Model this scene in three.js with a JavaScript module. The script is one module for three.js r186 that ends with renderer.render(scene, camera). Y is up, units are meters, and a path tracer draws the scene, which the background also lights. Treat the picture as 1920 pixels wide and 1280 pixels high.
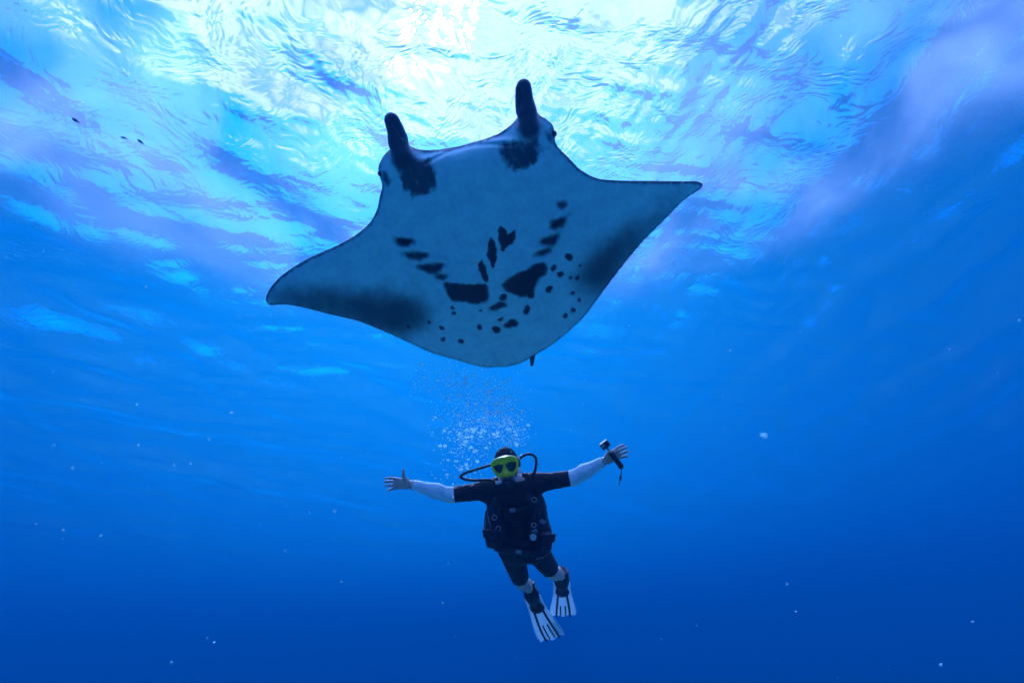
import * as THREE from 'three';
import * as BGU from 'three/addons/utils/BufferGeometryUtils.js';
import { RoundedBoxGeometry } from 'three/addons/geometries/RoundedBoxGeometry.js';
import { createNoise2D, createNoise3D } from 'simplex-noise';

// ---------- camera, light, exposure ----------
const scene = new THREE.Scene();
const camera = new THREE.PerspectiveCamera(65, 1.5, 0.05, 2000);
const DEPTH = 9.5;                                   // metres from the lens to the sea surface
camera.position.set(0, -DEPTH, 0);
camera.rotation.set(THREE.MathUtils.degToRad(31.5), 0, 0); camera.rotateZ(THREE.MathUtils.degToRad(-4));
camera.focus = 4.1; camera.userData.fStop = 1.6;
const renderer = new THREE.WebGLRenderer({ antialias: true });
renderer.toneMapping = THREE.LinearToneMapping;
renderer.toneMappingExposure = 4.0;
renderer.shadowMap.enabled = true;

let seedState = 7;
const rnd = () => { seedState = (seedState + 0x6d2b79f5) | 0; let t = Math.imul(seedState ^ (seedState >>> 15), 1 | seedState); t = (t + Math.imul(t ^ (t >>> 7), 61 | t)) ^ t; return ((t ^ (t >>> 14)) >>> 0) / 4294967296; };
const n2 = createNoise2D(rnd), n3 = createNoise3D(rnd);
const smooth = (a, b, x) => { const t = Math.min(1, Math.max(0, (x - a) / (b - a))); return t * t * (3 - 2 * t); };
const lerp = (a, b, t) => a + (b - a) * t;
const fbm2 = (x, y, o) => { let s = 0, a = 0.5; for (let i = 0; i < o; i++) { s += a * n2(x, y); x = x * 2.03 + 17; y = y * 2.03 - 9; a *= 0.5; } return s; };

const sunDir = new THREE.Vector3(-0.1, Math.sin(0.93), -Math.cos(0.93)).normalize();
const sun = new THREE.DirectionalLight(new THREE.Color(1, 0.95, 0.86), 5);
sun.name = 'sun'; sun.position.copy(sunDir).multiplyScalar(60); sun.target.position.set(0, -4, -4);
sun.position.add(sun.target.position);
sun.castShadow = true; sun.shadow.radius = 3; sun.shadow.mapSize.set(2048, 2048);
Object.assign(sun.shadow.camera, { left: -15, right: 15, top: 15, bottom: -15, near: 1, far: 140 });
scene.add(sun, sun.target);

{ // tropical sky with broken fair-weather cloud, the same kind of sky all round
  const W = 1280, H = 640, data = new Float32Array(W * H * 4);
  for (let r = 0; r < H; r++) {
    const up = ((r + 0.5) / H - 0.5) * Math.PI, y = Math.sin(up);
    for (let c = 0; c < W; c++) {
      const ro = ((c + 0.5) / W - 0.5) * 2 * Math.PI, x = Math.cos(ro) * Math.cos(up), z = Math.sin(ro) * Math.cos(up), i = (r * W + c) * 4;
      let R = 0.005, G = 0.04, B = 0.16;
      if (y > 0) {
        const ch = (x * sunDir.x + z * sunDir.z) / (Math.hypot(x, z) * Math.hypot(sunDir.x, sunDir.z) + 1e-6);
        const side = lerp(0.3 + 1.1 * Math.pow(0.5 + 0.5 * ch, 6), 0.85, smooth(0.5, 1, y));
        R = 0.004 * side; G = 0.58 * side; B = 0.9 * side;
        const k = 1.6 / (y + 0.3), px = x * k, pz = z * k;
        const w = fbm2(px * 0.9 + 3.1, pz * 0.9 - 1.7, 3) * 0.5;
        const d = fbm2(px * 1.7 + w + 5.2, pz * 1.7 - w + 2.4, 7);
        const cl = smooth(-0.3, 0.3, d * (0.1 + 0.75 * smooth(0.56, 0.8, y)) + 1.0 * smooth(0.4, 0.82, y) - 0.52);
        const b = 1.05 + 0.9 * d;
        R = lerp(R, b * 0.88, cl); G = lerp(G, b * 0.95, cl); B = lerp(B, b * 1.15, cl);
      }
      data[i] = R; data[i + 1] = G; data[i + 2] = B; data[i + 3] = 1;
    }
  }
  const t = new THREE.DataTexture(data, W, H, THREE.RGBAFormat, THREE.FloatType);
  t.mapping = THREE.EquirectangularReflectionMapping; t.magFilter = THREE.LinearFilter; t.needsUpdate = true;
  scene.background = t; scene.environment = t;
}
scene.fog = new THREE.FogExp2(new THREE.Color(0.002, 0.31, 0.95), 0.036);

// ---------- sea surface ----------
{
  const waves = [];
  for (let i = 0; i < 90; i++) {
    const f = i / 89, L = 11 * Math.pow(0.0105, f) * lerp(0.9, 1.1, rnd());      // 9 m swell down to 13 cm ripples
    const th = 0.5 + (rnd() - 0.5) * lerp(1.2, 2.6, f), k = 2 * Math.PI / L;
    const slope = lerp(0.012, 0.02, f) * (L > 0.9 && L < 4.5 ? 2.7 : L > 0.3 && L < 4 ? 2.1 : 1.7);
    waves.push([Math.cos(th) * k, Math.sin(th) * k, rnd() * 6.283, slope / k, L]);
  }
  const N = 660, CZ = -8.5, axis = (t) => 9 * t + 190 * Math.sign(t) * Math.pow(Math.abs(t), 4.2);
  const pos = new Float32Array(N * N * 3), nor = new Float32Array(N * N * 3), uv = new Float32Array(N * N * 2), idx = new Uint32Array((N - 1) * (N - 1) * 6);
  for (let j = 0, p = 0; j < N; j++) for (let i = 0; i < N; i++, p++) {
    const tx = i / (N - 1) * 2 - 1, tz = j / (N - 1) * 2 - 1, x = axis(tx), z = axis(tz) + CZ;
    const sp = Math.max(9 + 800 * Math.pow(Math.abs(tx), 3.2), 9 + 800 * Math.pow(Math.abs(tz), 3.2)) * 2 / (N - 1);
    const gust = 0.75 + 0.55 * n2(x * 0.11, z * 0.11) + 0.25 * n2(x * 0.4 + 9, z * 0.4);
    let h = 0, dx = 0, dz = 0;
    for (const [kx, kz, ph, a, L] of waves) {
      const keep = smooth(2.2, 4.5, L / sp) * (L < 1.2 ? gust : 1); if (keep <= 0) continue;
      const q = kx * x + kz * z + ph, s = Math.sin(q), c = Math.cos(q);
      h += a * keep * s; dx += a * keep * kx * c; dz += a * keep * kz * c;
    }
    pos.set([x, h, z], p * 3); const l = Math.hypot(dx, 1, dz); nor.set([-dx / l, 1 / l, -dz / l], p * 3); uv.set([x + 0.35 * n2(x * 0.5, z * 0.5) + 0.12 * n2(x * 1.3 + 7, z * 1.3), z + 0.35 * n2(x * 0.5 + 40, z * 0.5) + 0.12 * n2(x * 1.3, z * 1.3 + 31)], p * 2);
  }
  for (let j = 0, q = 0; j < N - 1; j++) for (let i = 0; i < N - 1; i++) { const a = j * N + i, b = a + N; idx.set([a, b, a + 1, a + 1, b, b + 1], q); q += 6; }
  const g = new THREE.BufferGeometry();
  g.setAttribute('position', new THREE.BufferAttribute(pos, 3)); g.setAttribute('normal', new THREE.BufferAttribute(nor, 3)); g.setAttribute('uv', new THREE.BufferAttribute(uv, 2)); g.setIndex(new THREE.BufferAttribute(idx, 1));
  const T = 1024, bd = new Uint8Array(T * T * 4), fw = [];                       // fine wind ripples, 4 to 20 cm, one 4 m tile
  for (let i = 0; i < 70; i++) { const n = Math.round(9 * Math.pow(6, rnd())), th = 0.6 + (rnd() - 0.5) * 3.1; fw.push([Math.round(Math.cos(th) * n), Math.round(Math.sin(th) * n), rnd() * 6.283, 1 / Math.max(n, 14)]); }
  const hh = new Float32Array(T * T); let lo = 1e9, hi = -1e9;
  for (let y = 0, p = 0; y < T; y++) for (let x = 0; x < T; x++, p++) { let h = 0; for (const [kx, ky, ph, a] of fw) h += a * Math.sin((kx * x + ky * y) / T * 6.28318 + ph); hh[p] = h; lo = Math.min(lo, h); hi = Math.max(hi, h); }
  for (let p = 0; p < T * T; p++) { const v = 255 * (hh[p] - lo) / (hi - lo); bd.set([v, v, v, 255], p * 4); }
  const bt = new THREE.DataTexture(bd, T, T); bt.wrapS = bt.wrapT = THREE.RepeatWrapping; bt.magFilter = THREE.LinearFilter; bt.repeat.set(0.21, 0.3); bt.needsUpdate = true;
  const m = new THREE.MeshPhysicalMaterial({ color: new THREE.Color(1, 0.56, 0.92), bumpMap: bt, bumpScale: 0.02, roughness: 0.05, transmission: 1, thickness: 1, ior: 1.333, transparent: true, opacity: 0.74, side: THREE.DoubleSide });
  const o = new THREE.Mesh(g, m); o.name = 'water_surface'; o.userData = { kind: 'structure' }; scene.add(o);
  // the blue that the water takes on in passing light: a clear blue layer at the top of the sea
  const blue = new THREE.Mesh(new THREE.PlaneGeometry(420, 420).rotateX(-Math.PI / 2), new THREE.MeshPhysicalMaterial({ color: new THREE.Color(0.28, 0.5, 1), roughness: 0, transmission: 1, thickness: 0, ior: 1.333, specularIntensity: 0, side: THREE.DoubleSide }));
  blue.name = 'blue_water_layer'; blue.userData = { kind: 'structure' }; blue.position.set(0, 0.7, -7); scene.add(blue);
}
{
  const g = new THREE.PlaneGeometry(420, 420, 60, 60); g.rotateX(-Math.PI / 2);
  const p = g.attributes.position; for (let i = 0; i < p.count; i++) p.setY(i, 2.2 * fbm2(p.getX(i) * 0.012, p.getZ(i) * 0.012, 3));
  g.computeVertexNormals();
  const o = new THREE.Mesh(g, new THREE.MeshStandardMaterial({ color: new THREE.Color(0.14, 0.5, 0.42), roughness: 1 })); o.position.set(0, -26, -7); o.name = 'seabed'; o.userData = { kind: 'structure' }; o.receiveShadow = true; scene.add(o);
}
// ---------- helpers ----------
const V = (x, y, z) => new THREE.Vector3(x, y, z);
const taken = new Map();
const numbered = (n) => { const k = taken.get(n) ?? 0; taken.set(n, k + 1); return k ? n + '_' + String(k).padStart(3, '0') : n; };
const R_ = THREE.MathUtils.degToRad;
function thing(name, label, category, group) { const o = new THREE.Group(); o.name = numbered(name); o.userData = { label, category }; if (group) o.userData.group = group; scene.add(o); return o; }
function part(name, geo, mat, parent, label) { const o = new THREE.Mesh(geo, mat); o.name = name; o.castShadow = o.receiveShadow = true; if (label) o.userData.label = label; parent.add(o); return o; }
const len3 = (x, y, z) => Math.sqrt(x * x + y * y + z * z);
const smin = (a, b, k) => { const h = Math.max(k - Math.abs(a - b), 0) / k; return Math.min(a, b) - h * h * k * 0.25; };
const bone = (a, b, ra, rb, k = 0.03) => {
  const dx = b[0] - a[0], dy = b[1] - a[1], dz = b[2] - a[2], q = 1 / (dx * dx + dy * dy + dz * dz + 1e-12);
  const f = (x, y, z) => { const t = Math.min(1, Math.max(0, ((x - a[0]) * dx + (y - a[1]) * dy + (z - a[2]) * dz) * q)); return len3(x - a[0] - dx * t, y - a[1] - dy * t, z - a[2] - dz * t) - ra - (rb - ra) * t; };
  f.k = k; return f;
};
const blob = (c, r, k = 0.03) => { const m = Math.min(...r), f = (x, y, z) => { const u = (x - c[0]) / r[0], v = (y - c[1]) / r[1], w = (z - c[2]) / r[2], l = len3(u, v, w), g = len3(u / r[0], v / r[1], w / r[2]); return g < 1e-6 ? -m : l * (l - 1) / g; }; f.k = k; return f; };
const rbox = (c, s, r, k = 0.02) => { const f = (x, y, z) => { const a = Math.abs(x - c[0]) - s[0] + r, b = Math.abs(y - c[1]) - s[1] + r, d = Math.abs(z - c[2]) - s[2] + r; return len3(Math.max(a, 0), Math.max(b, 0), Math.max(d, 0)) + Math.min(Math.max(a, b, d), 0) - r; }; f.k = k; return f; };
const union = (list) => (x, y, z) => { let d = list[0](x, y, z); for (let i = 1; i < list.length; i++) d = smin(d, list[i](x, y, z), list[i].k); return d; };
// the same field seen from a turned frame
const turned = (f, o, q) => { const m = new THREE.Matrix4().compose(V(...o), q, V(1, 1, 1)).invert().elements; const g = (x, y, z) => f(m[0] * x + m[4] * y + m[8] * z + m[12], m[1] * x + m[5] * y + m[9] * z + m[13], m[2] * x + m[6] * y + m[10] * z + m[14]); g.k = f.k; return g; };
// surface of a distance field as one smooth mesh (surface nets)
function net(lo, hi, cell, f, { sparse = true, place = null } = {}) {
  const c = Array.isArray(cell) ? cell : [cell, cell, cell], n = [0, 1, 2].map((i) => Math.ceil((hi[i] - lo[i]) / c[i]) + 1), [nx, ny, nz] = n, val = new Float32Array(nx * ny * nz);
  const B = sparse ? 6 : 0, at = (i, j, k) => (k * ny + j) * nx + i;
  if (B) {
    const reach = len3(c[0], c[1], c[2]) * (B / 2 + 1) * 1.35;
    for (let k = 0; k < nz; k += B) for (let j = 0; j < ny; j += B) for (let i = 0; i < nx; i += B) {
      const d = f(lo[0] + (i + B / 2) * c[0], lo[1] + (j + B / 2) * c[1], lo[2] + (k + B / 2) * c[2]), far = Math.abs(d) > reach;
      for (let r = k; r < Math.min(k + B, nz); r++) for (let q = j; q < Math.min(j + B, ny); q++) for (let p = i; p < Math.min(i + B, nx); p++) val[at(p, q, r)] = far ? d : f(lo[0] + p * c[0], lo[1] + q * c[1], lo[2] + r * c[2]);
    }
  } else for (let k = 0, p = 0; k < nz; k++) for (let j = 0; j < ny; j++) for (let i = 0; i < nx; i++, p++) val[p] = f(lo[0] + i * c[0], lo[1] + j * c[1], lo[2] + k * c[2]);
  const id = new Int32Array(nx * ny * nz).fill(-1), pos = [], idx = [], dj = nx, dk = nx * ny, off = [0, 1, dj, dj + 1, dk, dk + 1, dk + dj, dk + dj + 1];
  const E = [[0, 1], [2, 3], [4, 5], [6, 7], [0, 2], [1, 3], [4, 6], [5, 7], [0, 4], [1, 5], [2, 6], [3, 7]];
  for (let k = 0; k < nz - 1; k++) for (let j = 0; j < ny - 1; j++) for (let i = 0; i < nx - 1; i++) {
    const o = at(i, j, k); let m = 0; for (let s = 0; s < 8; s++) if (val[o + off[s]] < 0) m |= 1 << s;
    if (m === 0 || m === 255) continue;
    let x = 0, y = 0, z = 0, q = 0;
    for (const [a, b] of E) { if (((m >> a) & 1) === ((m >> b) & 1)) continue; const va = val[o + off[a]], vb = val[o + off[b]], t = va / (va - vb); x += (a & 1) + t * ((b & 1) - (a & 1)); y += ((a >> 1) & 1) + t * (((b >> 1) & 1) - ((a >> 1) & 1)); z += (a >> 2) + t * ((b >> 2) - (a >> 2)); q++; }
    id[o] = pos.length / 3; pos.push(lo[0] + (i + x / q) * c[0], lo[1] + (j + y / q) * c[1], lo[2] + (k + z / q) * c[2]);
  }
  const quad = (a, b, d, e, flip) => { if (a < 0 || b < 0 || d < 0 || e < 0) return; flip ? idx.push(a, e, d, a, d, b) : idx.push(a, b, d, a, d, e); };
  for (let k = 1; k < nz - 1; k++) for (let j = 1; j < ny - 1; j++) for (let i = 1; i < nx - 1; i++) {
    const o = at(i, j, k), s = val[o] < 0;
    if (s !== val[o + 1] < 0) quad(id[o - dj - dk], id[o - dk], id[o], id[o - dj], !s);
    if (s !== val[o + dj] < 0) quad(id[o - 1 - dk], id[o - 1], id[o], id[o - dk], !s);
    if (s !== val[o + dk] < 0) quad(id[o - 1 - dj], id[o - dj], id[o], id[o - 1], !s);
  }
  const nor = new Float32Array(pos.length), e = Math.min(...c) * 0.5;
  for (let p = 0; p < pos.length; p += 3) { const x = pos[p], y = pos[p + 1], z = pos[p + 2], a = f(x + e, y, z) - f(x - e, y, z), b = f(x, y + e, z) - f(x, y - e, z), d = f(x, y, z + e) - f(x, y, z - e), l = len3(a, b, d) || 1; nor[p] = a / l; nor[p + 1] = b / l; nor[p + 2] = d / l; }
  const g = new THREE.BufferGeometry();
  g.setAttribute('position', new THREE.Float32BufferAttribute(pos, 3)); g.setIndex(idx);
  if (place) { const P = g.attributes.position, v = [0, 0, 0]; for (let p = 0; p < P.count; p++) { place(P.getX(p), P.getY(p), P.getZ(p), v); P.setXYZ(p, ...v); } g.computeVertexNormals(); } else g.setAttribute('normal', new THREE.BufferAttribute(nor, 3));
  return g;
}
const tube = (pts, r, seg = 40, rad = 8) => new THREE.TubeGeometry(new THREE.CatmullRomCurve3(pts.map((p) => V(...p))), seg, r, rad, false);
const std = (r, g, b, rough = 0.7, more = {}) => new THREE.MeshPhysicalMaterial({ color: new THREE.Color(r, g, b), roughness: rough, ...more });
const camQ = camera.quaternion.clone();
const fromLens = (x, y, z) => V(x, y, z).applyQuaternion(camQ).add(camera.position);      // a spot measured in metres from the photographer

// ---------- manta ray ----------
{
  const q = camQ.clone().multiply(new THREE.Quaternion().setFromAxisAngle(V(1, 0, 0), R_(18))).multiply(new THREE.Quaternion().setFromAxisAngle(V(0, 0, 1), R_(14)));
  const manta = thing('manta_ray', 'huge manta ray gliding overhead with pale spotted belly and raised head fins', 'manta ray');
  manta.position.copy(fromLens(-0.2409, 0.876, -4.4)); manta.quaternion.copy(q);
  const OUT = [[-2.047,-0.107],[-1.984,-0.03],[-1.841,0.056],[-1.664,0.12],[-1.474,0.165],[-1.271,0.198],[-1.1,0.231],[-0.969,0.274],[-0.861,0.331],[-0.78,0.414],[-0.727,0.503],[-0.688,0.562],[-0.684,0.634],[-0.675,0.703],[-0.645,0.743],[-0.595,0.788],[-0.542,0.812],[-0.474,0.819],[-0.412,0.819],[-0.377,0.797],[-0.314,0.761],[-0.212,0.73],[-0.099,0.714],[0.01,0.708],[0.129,0.709],[0.237,0.711],[0.333,0.726],[0.41,0.752],[0.462,0.777],[0.508,0.805],[0.578,0.812],[0.638,0.797],[0.665,0.771],[0.711,0.728],[0.746,0.676],[0.747,0.624],[0.741,0.541],[0.819,0.411],[0.897,0.296],[1.003,0.211],[1.14,0.16],[1.379,0.095],[1.69,0.012],[1.828,-0.025],[1.867,-0.059],[1.852,-0.086],[1.686,-0.147],[1.493,-0.263],[1.296,-0.381],[1.145,-0.491],[0.991,-0.615],[0.833,-0.751],[0.671,-0.891],[0.494,-0.995],[0.317,-1.08],[0.171,-1.125],[0.048,-1.166],[-0.113,-1.168],[-0.199,-1.147],[-0.235,-1.145],[-0.357,-1.096],[-0.514,-1.004],[-0.712,-0.886],[-0.899,-0.737],[-1.087,-0.589],[-1.278,-0.458],[-1.484,-0.36],[-1.693,-0.257],[-1.869,-0.187],[-2.04,-0.154]];
  const curve = new THREE.CatmullRomCurve3(OUT.map(([x, y]) => V(x, y, 0)), true, 'centripetal').getPoints(420).map((p) => [p.x, p.y]);
  const X0 = -2.16, X1 = 1.98, Y0 = -1.3, Y1 = 1.16, C = 0.0125, NX = Math.ceil((X1 - X0) / C) + 1, NY = Math.ceil((Y1 - Y0) / C) + 1, dist = new Float32Array(NX * NY);
  for (let j = 0, p = 0; j < NY; j++) for (let i = 0; i < NX; i++, p++) {
    const x = X0 + i * C, y = Y0 + j * C; let best = 1e9, inside = false;
    for (let a = 0, b = curve.length - 1; a < curve.length; b = a++) {
      const [ax, ay] = curve[a], [bx, by] = curve[b], ex = bx - ax, ey = by - ay, t = Math.min(1, Math.max(0, ((x - ax) * ex + (y - ay) * ey) / (ex * ex + ey * ey + 1e-12))), dx = x - ax - ex * t, dy = y - ay - ey * t;
      best = Math.min(best, dx * dx + dy * dy);
      if ((ay > y) !== (by > y) && x < (bx - ax) * (y - ay) / (by - ay) + ax) inside = !inside;
    }
    dist[p] = Math.sqrt(best) * (inside ? 1 : -1);
  }
  const D = (x, y) => { const u = Math.min(NX - 1.001, Math.max(0, (x - X0) / C)), v = Math.min(NY - 1.001, Math.max(0, (y - Y0) / C)), i = Math.floor(u), j = Math.floor(v), a = u - i, b = v - j, p = j * NX + i; return lerp(lerp(dist[p], dist[p + 1], a), lerp(dist[p + NX], dist[p + NX + 1], a), b); };
  const pline = (pts, x, y) => { let m = 1e9; for (let i = 0; i < pts.length - 1; i++) { const [ax, ay] = pts[i], ex = pts[i + 1][0] - ax, ey = pts[i + 1][1] - ay, t = Math.min(1, Math.max(0, ((x - ax) * ex + (y - ay) * ey) / (ex * ex + ey * ey))); m = Math.min(m, Math.hypot(x - ax - ex * t, y - ay - ey * t)); } return m; };
  const CREASE = [[[-0.513,-0.267],[-0.475,-0.335],[-0.462,-0.408],[-0.448,-0.518]],[[0.246,-0.56],[0.238,-0.64],[0.192,-0.712]],[[0.303,-0.609],[0.326,-0.71],[0.296,-0.762]],[[-0.181,-0.961],[-0.18,-1.025],[-0.166,-1.111]],[[-0.004,-0.955],[-0.006,-1.042],[0.008,-1.115]],[[0.192,-0.955],[0.181,-1.039],[0.157,-1.109]],[[-0.692,0.015],[-0.57,-0.001],[-0.469,-0.045]],[[-0.585,-0.122],[-0.482,-0.126],[-0.36,-0.139]],[[-0.454,-0.222],[-0.408,-0.224],[-0.354,-0.237]],[[0.367,-0.241],[0.447,-0.236],[0.528,-0.221]],[[0.441,-0.166],[0.521,-0.153],[0.614,-0.133]],[[0.55,-0.073],[0.635,-0.04],[0.731,-0.001]],[[-0.701,0.128],[-0.626,0.11],[-0.556,0.082]]], MOUTH = [[-0.277,0.646],[-0.219,0.657],[-0.123,0.679],[-0.004,0.687],[0.111,0.682],[0.213,0.665],[0.312,0.638],[0.412,0.611]];
  const hb = new Float32Array(NX * NY), ht = new Float32Array(NX * NY);
  for (let j = 0, p = 0; j < NY; j++) for (let i = 0; i < NX; i++, p++) {
    const x = X0 + i * C, y = Y0 + j * C, d = dist[p]; if (d <= 0) continue;
    const mid = 0.03, wide = lerp(0.3, 0.62, smooth(-0.9, 0.7, y)), across = Math.exp(-Math.pow(Math.abs(x - mid) / wide, 2.6));
    const along = smooth(-1.25, -0.2, y) * lerp(1, 0.75, smooth(0.4, 0.85, y));
    const rise = 1 - Math.exp(-d / lerp(0.22, 0.06, smooth(0.25, 0.7, y))), edge = 0.013 * Math.sqrt(Math.min(1, d / 0.016)) + 0.03 * (1 - Math.exp(-d / 0.35));
    let under = edge + 0.19 * across * along * rise, over = edge + 0.22 * across * along * rise;
    CREASE.forEach((c, n) => { const w = n < 6 ? 0.016 : 0.016, g = pline(c, x, y); under -= (n < 6 ? 0.016 : 0.038) * Math.exp(-(g / w) * (g / w)); });
    CREASE.slice(6).forEach((c) => { const g = pline(c.map(([a, b]) => [a, b + 0.045]), x, y); under += 0.022 * Math.exp(-(g / 0.03) * (g / 0.03)); });
    const gm = pline(MOUTH, x, y); under -= 0.03 * Math.exp(-(gm / 0.014) * (gm / 0.014));
    const front = smooth(0.0, 0.05, y - (0.69 - 0.35 * (x - 0.02) * (x - 0.02))) * smooth(0.42, 0.3, Math.abs(x - 0.06)); under -= 0.05 * front * Math.min(1, under / 0.06);
    under -= 0.012 * Math.exp(-Math.pow((x - mid) / 0.05, 2)) * smooth(-0.5, 0, y) * smooth(0.6, 0.3, y);
    hb[p] = Math.max(under, 0.004 * Math.min(1, d / 0.01)); ht[p] = over;
  }
  const at2 = (a, x, y) => { const u = Math.min(NX - 1.001, Math.max(0, (x - X0) / C)), v = Math.min(NY - 1.001, Math.max(0, (y - Y0) / C)), i = Math.floor(u), j = Math.floor(v), s = u - i, t = v - j, p = j * NX + i; return lerp(lerp(a[p], a[p + 1], s), lerp(a[p + NX], a[p + NX + 1], s), t); };
  // rolled head fins, flattened and curled inward at the tip
  const FIN = [[[-0.436,1.042],[-0.452,0.948],[-0.452,0.841],[-0.442,0.73],[-0.413,0.62]],[[0.59,1.017],[0.575,0.918],[0.566,0.808],[0.557,0.697],[0.522,0.59]]];
  const fins = FIN.map((f, s) => {
    const sg = s ? -1 : 1, c = s ? [0.574, 0.862] : [-0.446, 0.88], a = s ? -0.1 : 0.03;
    const leaf = turned(bone([0, 0.128, 0], [0, -0.13, 0.01], 0.056, 0.066), [c[0], c[1], 0.05], new THREE.Quaternion().setFromAxisAngle(V(0, 0, 1), a));
    const b = [leaf, bone([...f[2], 0.06], [...f[3], 0.09], 0.062, 0.056, 0.06), bone([...f[3], 0.09], [...f[4], 0.1], 0.056, 0.03, 0.06)];
    const u = union(b), lip = turned(blob([0, 0, 0], [0.018, 0.1, 0.04]), [c[0] + sg * 0.034, c[1] + 0.065, 0.118], new THREE.Quaternion().setFromAxisAngle(V(0, 0, 1), a + sg * 0.16)), rim = turned(blob([0, 0, 0], [0.012, 0.1, 0.03]), [c[0] + sg * 0.062, c[1] + 0.05, 0.06], new THREE.Quaternion().setFromAxisAngle(V(0, 0, 1), a + sg * 0.14));
    return (x, y, z) => smin(Math.max(u(x, y, z), -lip(x, y, z)), rim(x, y, z), 0.012);
  });
  const TAIL = [[0.13, -1.05, -0.06], [0.15, -1.14, -0.05], [0.128, -1.235, -0.1], [0.115, -1.33, -0.36], [0.09, -1.5, -0.8]].map((p) => p);
  const tail = union([0, 1].map((i) => bone(TAIL[i], TAIL[i + 1], [0.035, 0.026, 0.017, 0.011][i], [0.026, 0.017, 0.011, 0.005][i], 0.02)));
  const dorsal = blob([0.12, -1.0, -0.1], [0.012, 0.1, 0.07]);
  const field = (x, y, w) => {
    const d = D(x, y); let f;
    if (d <= 0) f = len3(d, w, 0); else { const h = w > 0 ? at2(hb, x, y) : at2(ht, x, y); f = Math.max(Math.abs(w) - h, -d * 1.2); if (f > 0) f = Math.min(f, len3(Math.max(0.012 - d, 0), w, 0)); }
    if (y > 0.45) f = smin(f, x < 0 ? fins[0](x, y, w) : fins[1](x, y, w), 0.05);
    if (y < -0.85) f = smin(f, smin(tail(x, y, w), dorsal(x, y, w), 0.02), 0.03);
    return f;
  };
  const wp = (x) => -0.16 * Math.pow(Math.abs(x) / 1.8, 2.2);
  const flat = net([X0, -1.29, -0.33], [X1, Y1, 0.24], [0.0125, 0.0125, 0.009], field, { sparse: false });
  const P = flat.attributes.position, uv = new Float32Array(P.count * 2), col = new Float32Array(P.count * 3);
  for (let i = 0; i < P.count; i++) {
    const x = P.getX(i), y = P.getY(i), w = P.getZ(i); uv[i * 2] = (x + 2.15) / 4.2; uv[i * 2 + 1] = (y + 1.35) / 2.6;
    const back = w < -0.006 && y < 0.85 || y < -1.19; const c = back ? 0.05 : 1; col.set([c, c, c], i * 3); P.setZ(i, w + wp(x));
  }
  flat.setAttribute('uv', new THREE.BufferAttribute(uv, 2)); flat.setAttribute('color', new THREE.BufferAttribute(col, 3)); flat.computeVertexNormals();
  // belly pigment: off-white with the animal's own dark spots, gill blotches, shoulder patches and wing margins
  const W = 2048, H = 1268, cv = document.createElement('canvas'); cv.width = W; cv.height = H; const ctx = cv.getContext('2d');
  const ux = (x) => (x + 2.15) / 4.2 * W, uy = (y) => H - (y + 1.35) / 2.6 * H, S = W / 4.2;
  const layer = (blur, style, draw) => { ctx.filter = blur ? 'blur(' + blur + 'px)' : 'none'; ctx.fillStyle = ctx.strokeStyle = style; draw(); ctx.filter = 'none'; };
  const poly = (pts) => { ctx.beginPath(); pts.forEach(([x, y], i) => i ? ctx.lineTo(ux(x), uy(y)) : ctx.moveTo(ux(x), uy(y))); ctx.closePath(); ctx.fill(); };
  const line = (pts, w) => { ctx.lineWidth = w * S; ctx.lineCap = ctx.lineJoin = 'round'; ctx.beginPath(); pts.forEach(([x, y], i) => i ? ctx.lineTo(ux(x), uy(y)) : ctx.moveTo(ux(x), uy(y))); ctx.stroke(); };
  // blotchy pigment fields first: wing margins and shoulder patches, broken up by mottling
  ctx.fillStyle = '#000'; ctx.fillRect(0, 0, W, H);
  layer(52, 'rgb(250,0,0)', () => [[[-2.033,-0.1],[-1.96,-0.039],[-1.691,-0.074],[-1.513,-0.117],[-1.194,-0.22],[-0.768,-0.326],[-0.568,-0.475],[-0.675,-0.636],[-0.962,-0.682],[-1.281,-0.467],[-1.697,-0.266],[-2.042,-0.159]],[[1.869,-0.064],[1.698,-0.072],[1.367,-0.212],[1.096,-0.284],[0.823,-0.363],[0.691,-0.49],[0.692,-0.661],[0.778,-0.814],[0.99,-0.621],[1.295,-0.387],[1.685,-0.153]]].forEach(poly));
  ctx.globalCompositeOperation = 'lighter'; layer(12, 'rgb(0,235,0)', () => [[[-0.492,0.725],[-0.399,0.728],[-0.305,0.679],[-0.221,0.657],[-0.219,0.572],[-0.246,0.449],[-0.352,0.405],[-0.471,0.443],[-0.509,0.558]],[[0.327,0.643],[0.451,0.625],[0.605,0.603],[0.605,0.486],[0.489,0.412],[0.336,0.451],[0.314,0.541]],[[-0.629,0.674],[-0.583,0.658],[-0.604,0.581],[-0.652,0.549],[-0.655,0.611]],[[0.699,0.663],[0.747,0.663],[0.736,0.571],[0.7,0.513],[0.675,0.561]]].forEach(poly));
  ctx.globalCompositeOperation = 'source-over';
  {
    const m = ctx.getImageData(0, 0, W, H), d = m.data;
    for (let y = 0, p = 0; y < H; y++) for (let x = 0; x < W; x++, p += 4) {
      const v = d[p] / 255, g = d[p + 1] / 255, e1 = v <= 0.004 ? 0 : smooth(0.03, 0.97, v + 0.14 * fbm2(x * 0.009, y * 0.009, 3)), e2 = g <= 0.004 ? 0 : smooth(0.15, 0.9, g + 0.5 * fbm2(x * 0.02, y * 0.014 + 90, 4));
      const t = Math.max(0.74 * e1, 0.82 * e2);
      d[p] = lerp(150, 18, t); d[p + 1] = lerp(238, 31, t); d[p + 2] = lerp(230, 36, t);
    }
    ctx.putImageData(m, 0, 0);
  }
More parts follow.
